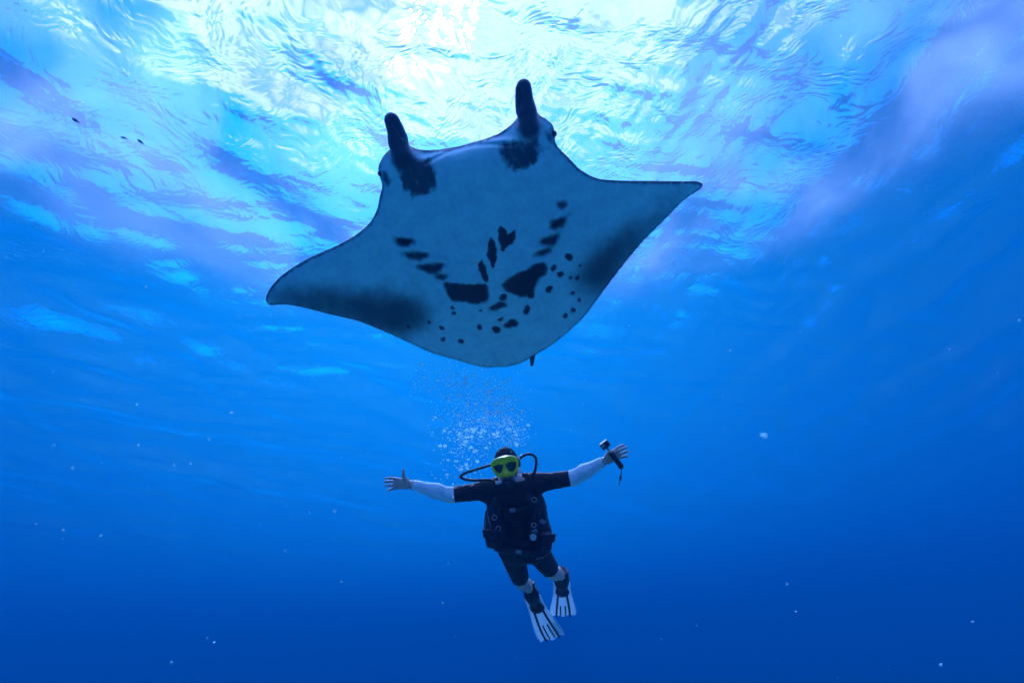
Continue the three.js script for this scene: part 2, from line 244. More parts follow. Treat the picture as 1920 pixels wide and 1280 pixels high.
  layer(5, 'rgba(24,28,32,0.9)', () => { line(OUT.slice(0, 12), 0.035); line(OUT.slice(36, 45), 0.035); line(OUT.slice(18, 31), 0.03); line(OUT.slice(44, 70), 0.014); line([...OUT.slice(11, 18)], 0.02); line(OUT.slice(30, 37), 0.02); });
  layer(10, 'rgba(20,24,28,0.92)', () => FIN.forEach((f) => line([[f[0][0], f[0][1] + 0.1], ...f.slice(0, 4)], 0.17)));
  layer(6, 'rgba(22,26,30,0.85)', () => [[[-0.647,0.01],[-0.482,-0.03],[-0.544,-0.066],[-0.627,-0.035]],[[-0.577,-0.115],[-0.384,-0.141],[-0.451,-0.213],[-0.52,-0.174]],[[-0.449,-0.225],[-0.371,-0.233],[-0.397,-0.263],[-0.439,-0.251]],[[0.572,-0.025],[0.681,-0.031],[0.646,-0.087],[0.57,-0.084]],[[0.469,-0.14],[0.588,-0.154],[0.541,-0.213],[0.47,-0.184]],[[0.39,-0.239],[0.493,-0.229],[0.503,-0.259],[0.439,-0.268]],[[0.651,0.105],[0.718,0.088],[0.687,0.048],[0.652,0.062]],[[-0.684,0.146],[-0.56,0.105],[-0.618,0.064],[-0.679,0.09]]].map((g) => { const cx = g.reduce((a, q) => a + q[0], 0) / g.length, cy = g.reduce((a, q) => a + q[1], 0) / g.length; return g.map(([x, y]) => [cx + (x - cx) * 1.3, cy + (y - cy) * 1.1]); }).forEach(poly));
  layer(2.2, 'rgba(12,14,18,0.95)', () => [[[-0.045,-0.166],[-0.025,-0.216],[-0.031,-0.26],[-0.021,-0.308],[-0.049,-0.352],[-0.071,-0.306],[-0.084,-0.246],[-0.075,-0.192]],[[0.07,-0.006],[0.088,-0.044],[0.095,-0.123],[0.074,-0.184],[0.033,-0.253],[0.02,-0.216],[0.013,-0.136],[0.035,-0.075]],[[0.173,0.049],[0.197,0.016],[0.204,-0.024],[0.232,-0.02],[0.274,-0.009],[0.252,-0.074],[0.221,-0.11],[0.189,-0.102],[0.145,-0.146],[0.129,-0.12],[0.132,-0.044],[0.143,0.03]],[[-0.411,-0.292],[-0.244,-0.333],[-0.058,-0.362],[-0.057,-0.425],[-0.086,-0.512],[-0.203,-0.518],[-0.285,-0.48],[-0.385,-0.462],[-0.409,-0.386]],[[0.061,-0.408],[0.134,-0.369],[0.207,-0.348],[0.288,-0.34],[0.36,-0.318],[0.436,-0.332],[0.458,-0.383],[0.424,-0.431],[0.363,-0.45],[0.316,-0.507],[0.281,-0.557],[0.191,-0.552],[0.133,-0.508],[0.088,-0.461]],[[-0.099,-0.585],[-0.051,-0.556],[0.021,-0.544],[0.059,-0.565],[0.047,-0.598],[-0.004,-0.597],[-0.064,-0.606]],[[-0.02,-0.773],[0.03,-0.737],[0.068,-0.723],[0.109,-0.769],[0.096,-0.796],[0.037,-0.8]]].slice(0, 3).forEach(poly));
  layer(5, 'rgba(12,14,18,0.95)', () => [[[-0.045,-0.166],[-0.025,-0.216],[-0.031,-0.26],[-0.021,-0.308],[-0.049,-0.352],[-0.071,-0.306],[-0.084,-0.246],[-0.075,-0.192]],[[0.07,-0.006],[0.088,-0.044],[0.095,-0.123],[0.074,-0.184],[0.033,-0.253],[0.02,-0.216],[0.013,-0.136],[0.035,-0.075]],[[0.173,0.049],[0.197,0.016],[0.204,-0.024],[0.232,-0.02],[0.274,-0.009],[0.252,-0.074],[0.221,-0.11],[0.189,-0.102],[0.145,-0.146],[0.129,-0.12],[0.132,-0.044],[0.143,0.03]],[[-0.411,-0.292],[-0.244,-0.333],[-0.058,-0.362],[-0.057,-0.425],[-0.086,-0.512],[-0.203,-0.518],[-0.285,-0.48],[-0.385,-0.462],[-0.409,-0.386]],[[0.061,-0.408],[0.134,-0.369],[0.207,-0.348],[0.288,-0.34],[0.36,-0.318],[0.436,-0.332],[0.458,-0.383],[0.424,-0.431],[0.363,-0.45],[0.316,-0.507],[0.281,-0.557],[0.191,-0.552],[0.133,-0.508],[0.088,-0.461]],[[-0.099,-0.585],[-0.051,-0.556],[0.021,-0.544],[0.059,-0.565],[0.047,-0.598],[-0.004,-0.597],[-0.064,-0.606]],[[-0.02,-0.773],[0.03,-0.737],[0.068,-0.723],[0.109,-0.769],[0.096,-0.796],[0.037,-0.8]]].slice(3).forEach(poly));
  layer(2.5, 'rgba(12,14,18,0.9)', () => [[0.047,-0.509,0.0308,0.0308],[-0.083,-0.788,0.0374,0.0308],[-0.221,-0.736,0.0264,0.022],[0.646,-0.346,0.0264,0.0352],[0.504,-0.401,0.0264,0.0242],[0.548,-0.469,0.0242,0.022],[0.625,-0.52,0.0154,0.0154],[0.678,-0.537,0.0198,0.0176],[0.428,-0.565,0.0308,0.0242],[0.614,-0.654,0.0176,0.0154],[0.658,-0.727,0.0154,0.0176],[0.588,-0.802,0.0242,0.0198],[0.51,-0.832,0.0198,0.0176],[-0.405,-0.574,0.0198,0.0154],[-0.402,-0.523,0.0154,0.011],[-0.549,-0.681,0.0198,0.0176],[-0.639,-0.605,0.0176,0.0154],[-0.567,-0.782,0.022,0.0176],[-0.415,-0.836,0.0242,0.0198],[-0.169,-0.586,0.0154,0.0099],[-0.831,-0.604,0.0154,0.0132],[0.268,-0.565,0.0286,0.033],[-0.025,-0.699,0.022,0.0132],[0.206,-0.679,0.0242,0.044],[0.727,-0.441,0.0132,0.011]].forEach(([x, y, a, b], i) => { ctx.beginPath(); ctx.ellipse(ux(x), uy(y), a * S, b * S, i * 0.7, 0, 7); ctx.fill(); }));
  layer(2, 'rgba(235,240,236,0.9)', () => { ctx.beginPath(); ctx.ellipse(ux(-0.02), uy(-0.74), 7, 5, 0, 0, 7); ctx.fill(); });
  const im = ctx.getImageData(0, 0, W, H), src = im.data.slice(), px = im.data;
  for (let y = 0, p = 0; y < H; y++) for (let x = 0; x < W; x++, p += 4) {
    const sx = Math.min(W - 1, Math.max(0, Math.round(x + 3 * n2(x * 0.03, y * 0.03) + 1.2 * n2(x * 0.11, y * 0.11)))), sy = Math.min(H - 1, Math.max(0, Math.round(y + 3 * n2(x * 0.03 + 80, y * 0.03) + 1.2 * n2(x * 0.11, y * 0.11 + 60)))), q = (sy * W + sx) * 4;
    const n = 1 + 0.05 * fbm2(x * 0.008, y * 0.012, 3) + 0.02 * n2(x * 0.03, y * 0.03 + 50) + (rnd() - 0.5) * 0.02;
    for (let c = 0; c < 3; c++) px[p + c] = Math.max(4, Math.min(255, src[q + c] * n));
  }
  ctx.putImageData(im, 0, 0);
  const tex = new THREE.CanvasTexture(cv); tex.colorSpace = THREE.SRGBColorSpace; tex.magFilter = THREE.LinearFilter;
  part('body', flat, new THREE.MeshPhysicalMaterial({ map: tex, name: 'manta_skin', vertexColors: true, roughness: 0.5, clearcoat: 0.15, clearcoatRoughness: 0.4 }), manta);
  part('tail', new THREE.TubeGeometry(new THREE.CatmullRomCurve3([V(0.135, -1.2, -0.085), V(0.128, -1.24, -0.11), V(0.118, -1.33, -0.36), V(0.09, -1.5, -0.8), V(0.06, -1.66, -1.2)]), 40, 0.012, 8, false), std(0.03, 0.034, 0.04, 0.6), manta);
  const eyeM = std(0.01, 0.011, 0.012, 0.15);
  for (const [x, y] of [[-0.662, 0.66], [0.736, 0.615]]) { const e = part('eye', new THREE.SphereGeometry(0.026, 20, 14), eyeM, manta); e.position.set(x, y, wp(x) + 0.008); }
}

// ---------- diver ----------
{
  const diver = thing('person', 'scuba diver hovering with arms spread wide, black shorty wetsuit, lime mask and white fins', 'person');
  diver.position.copy(fromLens(-0.0186, -1.1541, -3.74)); diver.quaternion.copy(camQ);
  const J = { neck: [0.006, 0.17, 0.02], shL: [-0.149, 0.115, 0], elL: [-0.41, 0.085, 0.01], wrL: [-0.687, 0.172, 0.05], shR: [0.182, 0.165, 0], elR: [0.445, 0.204, 0.01], wrR: [0.665, 0.335, 0.05], hipL: [0.01, -0.33, -0.09], knL: [0.085, -0.65, -0.31], anL: [0.158, -0.87, -0.64], hipR: [0.18, -0.32, -0.09], knR: [0.32, -0.58, -0.3], anR: [0.425, -0.77, -0.66] };
  const headO = [-0.018, 0.318, 0.09], headQ = new THREE.Quaternion().setFromEuler(new THREE.Euler(R_(4), R_(-3), R_(13)));
  const mixp = (a, b, t) => a.map((v, i) => lerp(v, b[i], t));
  const torso = [blob([0.018, 0.04, -0.01], [0.17, 0.17, 0.115]), blob([0.052, -0.13, -0.03], [0.145, 0.2, 0.105], 0.06), blob([0.092, -0.3, -0.08], [0.14, 0.12, 0.105], 0.06), bone([0.0, 0.13, 0], J.neck, 0.085, 0.06, 0.06), bone([-0.03, 0.125, -0.01], J.shL, 0.07, 0.062, 0.05), bone([0.05, 0.14, -0.01], J.shR, 0.07, 0.062, 0.05)];
  const armL = [bone(J.shL, J.elL, 0.056, 0.043, 0.04), bone(J.elL, mixp(J.elL, J.wrL, 0.35), 0.042, 0.044, 0.03), bone(mixp(J.elL, J.wrL, 0.35), J.wrL, 0.043, 0.028, 0.03)];
  const armR = [bone(J.shR, J.elR, 0.056, 0.043, 0.04), bone(J.elR, mixp(J.elR, J.wrR, 0.35), 0.042, 0.044, 0.03), bone(mixp(J.elR, J.wrR, 0.35), J.wrR, 0.043, 0.028, 0.03)];
  const legL = [bone(J.hipL, J.knL, 0.076, 0.048, 0.05), bone(J.knL, mixp(J.knL, J.anL, 0.35), 0.047, 0.05, 0.03), bone(mixp(J.knL, J.anL, 0.35), J.anL, 0.05, 0.036, 0.03)];
  const legR = [bone(J.hipR, J.knR, 0.076, 0.048, 0.05), bone(J.knR, mixp(J.knR, J.anR, 0.35), 0.047, 0.05, 0.03), bone(mixp(J.knR, J.anR, 0.35), J.anR, 0.05, 0.036, 0.03)];
  const headLocal = union([blob([0, 0.02, -0.015], [0.076, 0.09, 0.095]), blob([0, -0.05, 0.028], [0.058, 0.066, 0.062], 0.03), bone([0, -0.1, 0.045], [0, -0.085, 0.062], 0.024, 0.022, 0.03), bone([0, 0.02, 0.078], [0, -0.018, 0.1], 0.011, 0.015, 0.015), blob([-0.028, -0.07, 0.076], [0.02, 0.007, 0.008], 0.01), blob([0.02, -0.07, 0.076], [0.02, 0.007, 0.008], 0.01), blob([-0.079, -0.005, -0.005], [0.012, 0.03, 0.02], 0.01), blob([0.079, -0.005, -0.005], [0.012, 0.03, 0.02], 0.01)]);
  const sockets = [blob([-0.032, 0.018, 0.092], [0.02, 0.014, 0.012]), blob([0.032, 0.018, 0.092], [0.02, 0.014, 0.012])];
  const headCarved = (x, y, z) => Math.max(headLocal(x, y, z), -sockets[0](x, y, z), -sockets[1](x, y, z));
  const head = turned(headCarved, headO, headQ); head.k = 0.03;
  const neck = bone(J.neck, [-0.012, 0.275, 0.05], 0.058, 0.056, 0.03);
  // hands: x along the fingers, y to the thumb side, z out of the palm
  const frame = (o, x, y) => { const X = V(...x).normalize(), Y = V(...y); Y.addScaledVector(X, -Y.dot(X)).normalize(); const Z = X.clone().cross(Y); return Z; };
  function handField(o, xd, yd, zSign, thumb) {
    const X = V(...xd).normalize(), Y = V(...yd); Y.addScaledVector(X, -Y.dot(X)).normalize(); const Z = X.clone().cross(Y).multiplyScalar(zSign);
    const P = (a, b, c) => [o[0] + X.x * a + Y.x * b + Z.x * c, o[1] + X.y * a + Y.y * b + Z.y * c, o[2] + X.z * a + Y.z * b + Z.z * c];
    const L = [bone(P(-0.02, 0, 0), P(0.03, 0, 0), 0.026, 0.024, 0.02)];
    for (const y of [0.03, 0.011, -0.009, -0.027]) L.push(bone(P(0.015, y * 0.6, 0), P(0.09, y, 0), 0.017, 0.0125, 0.018));
    [[0.034, 0.026, 0.072, 10], [0.012, 0.012, 0.082, 3], [-0.01, 0.012, 0.075, -4], [-0.031, 0.016, 0.058, -12]].forEach(([y, curl, l, sp]) => {
      const s = Math.sin(R_(sp)), c = Math.cos(R_(sp)), a = P(0.088, y * 0.95, 0), b = P(0.088 + c * l * 0.46, y + s * l * 0.46, curl * 0.2), d = P(0.088 + c * l * 0.77, y + s * l * 0.77, curl * 0.6), e = P(0.088 + c * l, y + s * l, curl * 1.15);
      L.push(bone(a, b, 0.0098, 0.0088, 0.008), bone(b, d, 0.0088, 0.0081, 0.004), bone(d, e, 0.0081, 0.0068, 0.004));
    });
    const T = thumb.map((p) => P(...p)); L.push(bone(T[0], T[1], 0.017, 0.0115, 0.015), bone(T[1], T[2], 0.0112, 0.0098, 0.006), bone(T[2], T[3], 0.0098, 0.0075, 0.005));
    return union(L);
  }
  const handL = handField(J.wrL, [-1, 0.06, 0.08], [0.1, 1, 0.1], -1, [[0.02, 0.018, 0.004], [0.042, 0.055, 0.016], [0.046, 0.085, 0.02], [0.043, 0.108, 0.022]]);
  const handR = handField(J.wrR, [0.86, 0.5, 0.06], [-0.5, 0.86, 0.1], 1, [[0.02, 0.018, 0.006], [0.04, 0.05, 0.03], [0.062, 0.058, 0.055], [0.085, 0.05, 0.064]]);
  handL.k = handR.k = 0.02;
  const limbs = [...torso, ...armL, ...armR, ...legL, ...legR], coreList = [...limbs, neck], core = union(coreList);
  const near = (c, r) => (x, y, z) => len3(x - c[0], y - c[1], z - c[2]) - r;
  const all = (x, y, z) => smin(smin(smin(core(x, y, z), head(x, y, z), 0.03), handL(x, y, z), 0.015), handR(x, y, z), 0.015);
  const { mergeGeometries } = BGU;
  const cutBox = (lo, hi) => (x, y, z) => Math.max(lo[0] - x, x - hi[0], lo[1] - y, y - hi[1], lo[2] - z, z - hi[2]);
  const inHL = (x) => x + 0.695, inHR = (x, y) => -(x * 0.86 + (y - 0.335) * 0.5 - 0.578);          // planes at the wrists
  const headTop = (x, y, z) => (Math.abs(x) < 0.2 ? 0.235 - y : 1);                                                                  // plane through the neck
  const flesh = (x, y, z) => Math.max(core(x, y, z), -inHL(x), -inHR(x, y), -headTop(x, y, z));
  const skinG = mergeGeometries([
    net([-0.72, -1.0, -0.78], [0.72, 0.42, 0.2], 0.011, flesh),
    net([-0.93, 0.06, -0.04], [-0.68, 0.33, 0.14], 0.0036, (x, y, z) => Math.max(smin(handL(x, y, z), armL[2](x, y, z), 0.015), inHL(x) - 0.002)),
    net([0.63, 0.27, -0.03], [0.9, 0.55, 0.16], 0.0036, (x, y, z) => Math.max(smin(handR(x, y, z), armR[2](x, y, z), 0.015), inHR(x, y) - 0.002)),
    net([-0.14, 0.2, -0.06], [0.12, 0.47, 0.23], 0.0042, (x, y, z) => Math.max(smin(neck(x, y, z), head(x, y, z), 0.03), headTop(x, y, z) - 0.002)),
  ]);
  const skin = std(0.62, 0.47, 0.38, 0.6), neoprene = std(0.011, 0.012, 0.015, 0.75, { sheen: 0.3, sheenColor: new THREE.Color(0.1, 0.12, 0.15), sheenRoughness: 0.6 }), lycra = std(0.66, 0.9, 0.92, 0.7), nylon = std(0.014, 0.015, 0.02, 0.65), webbing = std(0.02, 0.022, 0.026, 0.8), steel = std(0.5, 0.5, 0.5, 0.35, { metalness: 0.8 }), greyPlastic = std(0.22, 0.24, 0.26, 0.5), rubber = std(0.012, 0.012, 0.014, 0.5), lime = std(0.95, 0.85, 0.02, 0.35, { clearcoat: 0.4, clearcoatRoughness: 0.2 });
  const wrinkle = (x, y, z) => 0.0025 * n3(x * 22, y * 30, z * 22) + 0.0016 * n3(x * 60, y * 50, z * 60);
  part('body', skinG, skin, diver);
  // black shorty: torso, sleeves to the elbow, legs to just above the knee
  const hemL = (x, y, z) => { const d = V(...J.knL).sub(V(...J.hipL)).normalize(); return (x - J.knL[0]) * d.x + (y - J.knL[1]) * d.y + (z - J.knL[2]) * d.z + 0.03; };
  const dL = V(...J.knL).sub(V(...J.hipL)).normalize(), dR = V(...J.knR).sub(V(...J.hipR)).normalize(), sL = V(...J.elL).sub(V(...J.shL)).normalize(), sR = V(...J.elR).sub(V(...J.shR)).normalize();
  const plane = (d, p, o) => (x, y, z) => (x - p[0]) * d.x + (y - p[1]) * d.y + (z - p[2]) * d.z + o;
  const pL = plane(dL, J.knL, 0.03), pR = plane(dR, J.knR, 0.045), qL = plane(sL, J.elL, 0.002), qR = plane(sR, J.elR, 0.002);
  const suitBody = union([...torso, armL[0], armR[0], bone(J.hipL, J.knL, 0.082, 0.056, 0.05), bone(J.hipR, J.knR, 0.082, 0.056, 0.05)]);
  const suit = (x, y, z) => {
    let d = suitBody(x, y, z) - 0.009 + wrinkle(x, y, z);
    d = Math.max(d, qL(x, y, z), qR(x, y, z), y < -0.4 ? (x * 0.9 + 0.12 * y < 0.13 ? pL(x, y, z) : pR(x, y, z)) : -1, Math.abs(x - 0.005) < 0.1 ? y - 0.196 : -1);
    return Math.max(d, -bone(J.neck, [-0.012, 0.3, 0.06], 0.062, 0.062)(x, y, z));
  };
  part('wetsuit', net([-0.45, -0.74, -0.42], [0.49, 0.3, 0.16], 0.0075, suit), neoprene, diver);
  // white long sleeves and collar of the rash vest worn under it
  for (const [arm, J0, J1, q0, s] of [[armL, J.elL, J.wrL, qL, -1], [armR, J.elR, J.wrR, qR, 1]]) {
    const w = V(...J1).sub(V(...J0)).normalize(), pw = plane(w, J1, 0.02), u = union(arm);
    const f = (x, y, z) => Math.max(u(x, y, z) - 0.006 + wrinkle(x, y, z) * 0.55, pw(x, y, z), -q0(x, y, z) - 0.03);
    const lo = [Math.min(J0[0], J1[0]) - 0.08, Math.min(J0[1], J1[1]) - 0.08, -0.08], hi = [Math.max(J0[0], J1[0]) + 0.08, Math.max(J0[1], J1[1]) + 0.08, 0.14];
    part('rash_vest_sleeve', net(lo, hi, 0.0065, f), lycra, diver);
  }
  part('rash_vest_collar', net([-0.1, 0.12, -0.08], [0.1, 0.27, 0.14], 0.006, (x, y, z) => Math.max(smin(neck(x, y, z), bone([0.0, 0.13, 0], J.neck, 0.085, 0.06)(x, y, z), 0.03) - 0.005, y - 0.235, 0.14 - y)), std(0.55, 0.58, 0.6, 0.8), diver);
  // buoyancy jacket
  const tb = union(torso.slice(0, 4));
  const jacketBase = union([blob([-0.088, -0.08, 0.0], [0.075, 0.19, 0.13]), blob([0.19, -0.08, 0.0], [0.075, 0.19, 0.13], 0.02), blob([-0.07, -0.16, 0.02], [0.09, 0.12, 0.12], 0.03), blob([0.205, -0.18, 0.02], [0.09, 0.12, 0.12], 0.03), bone([-0.05, -0.24, 0.05], [0.21, -0.27, 0.05], 0.06, 0.06, 0.03), bone([-0.085, 0.05, 0.09], [-0.09, 0.17, 0.0], 0.03, 0.032, 0.04), bone([0.13, 0.06, 0.09], [0.115, 0.2, 0.0], 0.03, 0.032, 0.04), bone([-0.09, 0.17, 0.0], [-0.05, 0.12, -0.1], 0.032, 0.04, 0.03), bone([0.115, 0.2, 0], [0.07, 0.14, -0.1], 0.032, 0.04, 0.03), blob([0.04, -0.05, -0.12], [0.17, 0.24, 0.05], 0.03)]);
  const gap = bone([0.02, 0.2, 0.16], [0.065, -0.22, 0.16], 0.07, 0.035);
  const bcd = part('buoyancy_jacket', net([-0.22, -0.38, -0.2], [0.34, 0.26, 0.2], 0.0075, (x, y, z) => Math.max(Math.min(jacketBase(x, y, z), Math.max(tb(x, y, z) - 0.022, y + 0.2, -0.34 - y)) + 1.6 * wrinkle(x, y, z), -gap(x, y, z))), nylon, diver);
  for (const [c, s, r] of [[[-0.105, -0.175, 0.12], [0.054, 0.066, 0.036], 4], [[0.235, -0.2, 0.12], [0.054, 0.068, 0.036], -8]]) {
    const f = rbox([0, 0, 0], s, 0.026), g = net([-0.09, -0.11, -0.06], [0.09, 0.11, 0.07], 0.006, (x, y, z) => f(x, y, z) + 2 * wrinkle(x + c[0], y, z)), o = part('pocket', g, nylon, bcd); o.position.set(...c); o.rotation.z = R_(r); o.rotation.y = R_(c[0] < 0 ? -28 : 28);
    const flapS = new THREE.Shape(); flapS.moveTo(-0.055, 0.03); flapS.lineTo(0.055, 0.03); flapS.lineTo(0.05, -0.02); flapS.lineTo(0, -0.03); flapS.lineTo(-0.05, -0.02); flapS.closePath();
    const fl = part('pocket_flap', new THREE.ExtrudeGeometry(flapS, { depth: 0.004, bevelSize: 0.002, bevelThickness: 0.002, bevelSegments: 1 }), webbing, bcd); fl.position.copy(V(0, 0.035, 0.045).applyEuler(o.rotation).add(o.position)); fl.rotation.copy(o.rotation);
  }
  const strap = (pts, w, t, mat, parent, name) => { const c = new THREE.CatmullRomCurve3(pts.map((p) => V(...p))), sh = new THREE.Shape(); sh.moveTo(-t, -w); sh.lineTo(t, -w); sh.lineTo(t, w); sh.lineTo(-t, w); sh.closePath(); return part(name, new THREE.ExtrudeGeometry(sh, { steps: 24, extrudePath: c, bevelEnabled: false }), mat, parent); };
  part('chest_strap', tube([[-0.08, 0.03, 0.122], [0.02, 0.02, 0.128], [0.12, 0.035, 0.122]], 0.009, 16, 6), webbing, bcd);
  part('waist_strap', tube([[-0.1, -0.24, 0.135], [0.06, -0.26, 0.122], [0.24, -0.275, 0.135]], 0.016, 18, 6), webbing, bcd);
  const ring = new THREE.TorusGeometry(0.016, 0.0028, 6, 18), buck = new RoundedBoxGeometry(0.04, 0.026, 0.012, 2, 0.004);
  for (const [x, y, z] of [[-0.1, -0.03, 0.136], [0.168, 0.085, 0.118], [0.165, -0.08, 0.14], [-0.075, -0.1, 0.148]]) part('d_ring', ring, steel, bcd).position.set(x, y, z);
  for (const [x, y, z, r] of [[0.022, 0.02, 0.135, 0], [0.063, -0.258, 0.142, -4], [0.17, -0.12, 0.146, 20], [0.225, -0.06, 0.13, -30]]) { const b = part('buckle', buck, greyPlastic, bcd); b.position.set(x, y, z); b.rotation.z = R_(r); }
  part('pull_cord', tube([[-0.15, -0.02, 0.085], [-0.135, -0.06, 0.115], [-0.12, -0.1, 0.13]], 0.004, 14, 6), greyPlastic, bcd);
  part('gauge_hose', tube([[-0.165, -0.04, -0.03], [-0.172, -0.11, 0.04], [-0.165, -0.15, 0.1], [-0.13, -0.13, 0.15]], 0.006, 20, 8), greyPlastic, bcd);
  part('pocket_cord', tube([[0.292, -0.2, 0.1], [0.28, -0.25, 0.125], [0.235, -0.295, 0.13], [0.18, -0.325, 0.1]], 0.004, 20, 6), greyPlastic, bcd);
  const gz = part('pressure_gauge', new THREE.CylinderGeometry(0.03, 0.03, 0.022, 24), rubber, bcd); gz.position.set(0.16, -0.15, 0.165); gz.rotation.x = R_(75);
  const dial = part('dial', new THREE.CylinderGeometry(0.022, 0.022, 0.004, 24), std(0.35, 0.5, 0.5, 0.3), gz); dial.position.y = 0.013;
  // tank on the back
  const tank = part('tank', new THREE.CapsuleGeometry(0.088, 0.44, 8, 28), std(0.5, 0.52, 0.54, 0.4, { metalness: 0.6 }), diver); tank.position.set(0.045, -0.06, -0.265); tank.rotation.set(R_(10), 0, R_(8));
  const valve = part('tank_valve', new THREE.CylinderGeometry(0.018, 0.024, 0.07, 14), steel, tank); valve.position.y = 0.335;
  const first = part('first_stage', new THREE.CylinderGeometry(0.026, 0.026, 0.08, 18), greyPlastic, tank); first.position.set(0, 0.37, 0.02); first.rotation.z = Math.PI / 2;
  // air hoses looping out on both sides of the head
  part('air_hose', tube([[-0.06, 0.27, -0.12], [-0.12, 0.29, -0.02], [-0.235, 0.266, 0.03], [-0.315, 0.243, 0.05], [-0.336, 0.225, 0.06], [-0.31, 0.212, 0.07], [-0.23, 0.208, 0.09], [-0.15, 0.214, 0.1], [-0.09, 0.2, 0.1]], 0.0095, 70, 10), rubber, diver);
  part('air_hose', tube([[0.045, 0.25, -0.12], [0.05, 0.3, -0.03], [0.075, 0.34, 0.0], [0.115, 0.366, 0.01], [0.155, 0.37, 0.02], [0.182, 0.348, 0.02], [0.186, 0.3, 0.03], [0.172, 0.25, 0.04], [0.14, 0.2, 0.05]], 0.0095, 70, 10), rubber, diver);
  // head gear, in the head's own frame
  const hg = (name, geo, mat, parent = diver) => { const o = part(name, geo, mat, parent); if (parent === diver) { o.position.set(...headO); o.quaternion.copy(headQ); } return o; };
  hg('hood', net([-0.1, -0.1, -0.13], [0.1, 0.14, 0.1], 0.005, (x, y, z) => Math.max(headLocal(x, y, z) - 0.004, z - 0.066 + 0.25 * Math.max(0, -y), -0.085 - y)), std(0.013, 0.013, 0.016, 0.8));
  const lensShape = (s) => { const h = new THREE.Path(); const X = (v) => s * (0.043 + (v - 0.043) * 1.16), Y = (v) => v * 1.18 + 0.002; h.moveTo(X(0.012), Y(0.026)); h.bezierCurveTo(X(0.03), Y(0.036), X(0.07), Y(0.034), X(0.073), Y(0.018)); h.bezierCurveTo(X(0.074), Y(-0.006), X(0.06), Y(-0.03), X(0.042), Y(-0.03)); h.bezierCurveTo(X(0.024), Y(-0.03), X(0.02), Y(-0.008), X(0.012), Y(0.004)); h.closePath(); return h; };
  const fs = new THREE.Shape(); fs.moveTo(-0.088, 0.02); fs.bezierCurveTo(-0.088, 0.058, -0.05, 0.072, 0, 0.072); fs.bezierCurveTo(0.05, 0.072, 0.088, 0.058, 0.088, 0.02); fs.bezierCurveTo(0.088, -0.012, 0.07, -0.046, 0.042, -0.046); fs.bezierCurveTo(0.02, -0.046, 0.02, -0.02, 0, -0.02); fs.bezierCurveTo(-0.02, -0.02, -0.02, -0.046, -0.042, -0.046); fs.bezierCurveTo(-0.07, -0.046, -0.088, -0.012, -0.088, 0.02); fs.holes = [lensShape(-1), lensShape(1)];
  const frameG = new THREE.ExtrudeGeometry(fs, { depth: 0.018, bevelSize: 0.004, bevelThickness: 0.004, bevelSegments: 3, curveSegments: 20 });
  const bend = (g, z0) => { const p = g.attributes.position; for (let i = 0; i < p.count; i++) p.setZ(i, p.getZ(i) + z0 - 3.2 * p.getX(i) * p.getX(i)); g.computeVertexNormals(); return g; };
  const mask = hg('dive_mask', bend(frameG, 0.106).translate(0, 0.012, 0), lime);
  const skirt = union([rbox([0, 0.01, 0.088], [0.08, 0.056, 0.026], 0.02), blob([0, -0.03, 0.112], [0.024, 0.034, 0.03], 0.015), blob([0, -0.048, 0.085], [0.058, 0.02, 0.024], 0.02)]);
  const lensCut = (x, y, z) => Math.max(len3((Math.abs(x) - 0.043) / 0.034, (y - 0.003) / 0.034, 0) * 0.034 - 0.032, -z + 0.02);
  part('skirt', net([-0.1, -0.1, 0.03], [0.1, 0.08, 0.16], 0.0042, (x, y, z) => Math.max(skirt(x, y, z + 2.6 * x * x), -(headLocal(x, y, z) - 0.001), -lensCut(x, y, z))), lime, mask);
  const glass = new THREE.MeshPhysicalMaterial({ color: new THREE.Color(0.25, 0.3, 0.3), roughness: 0.03, transmission: 0.85, thickness: 0, ior: 1.5 });
  for (const s of [-1, 1]) { const sh = new THREE.Shape(lensShape(s).getPoints(20)); part('lens', bend(new THREE.ExtrudeGeometry(sh, { depth: 0.003, bevelEnabled: false }), 0.114), glass, mask); }
  for (const s of [-1, 1]) { const e = part('eye', new THREE.SphereGeometry(0.0125, 14, 10), std(0.5, 0.5, 0.48, 0.2), diver); e.position.copy(V(s * 0.032, 0.018, 0.079).applyQuaternion(headQ).add(V(...headO))); const ir = part('iris', new THREE.SphereGeometry(0.007, 12, 8), std(0.02, 0.014, 0.01, 0.2), e); ir.position.set(0, 0, 0.0075); }
  { const pts = []; for (let i = 0; i <= 30; i++) { const a = lerp(R_(20), R_(160), i / 30); pts.push(V(0.093 * Math.cos(a) , 0.008 + 0.015 * Math.sin(a), 0.06 - 0.178 * Math.sin(a))); } const sh = new THREE.Shape(); sh.moveTo(-0.002, -0.011); sh.lineTo(0.002, -0.011); sh.lineTo(0.002, 0.011); sh.lineTo(-0.002, 0.011); part('mask_strap', new THREE.ExtrudeGeometry(sh, { steps: 40, bevelEnabled: false, extrudePath: new THREE.CatmullRomCurve3(pts) }), rubber, mask); }
  const prof = [[0, 0.034], [0.018, 0.033], [0.034, 0.029], [0.043, 0.019], [0.044, 0.006], [0.038, -0.008], [0.02, -0.018], [0.013, -0.034], [0, -0.034]].map(([r, h]) => new THREE.Vector2(r, h));
  const reg = hg('regulator', new THREE.LatheGeometry(prof, 28).rotateX(Math.PI / 2).translate(0, -0.088, 0.124), rubber);
  part('purge_button', new THREE.LatheGeometry([[0, 0.005], [0.016, 0.004], [0.021, 0], [0.0, 0]].map(([r, h]) => new THREE.Vector2(r, h)), 24).rotateX(Math.PI / 2).translate(0, -0.088, 0.156), std(0.03, 0.03, 0.035, 0.35), reg);
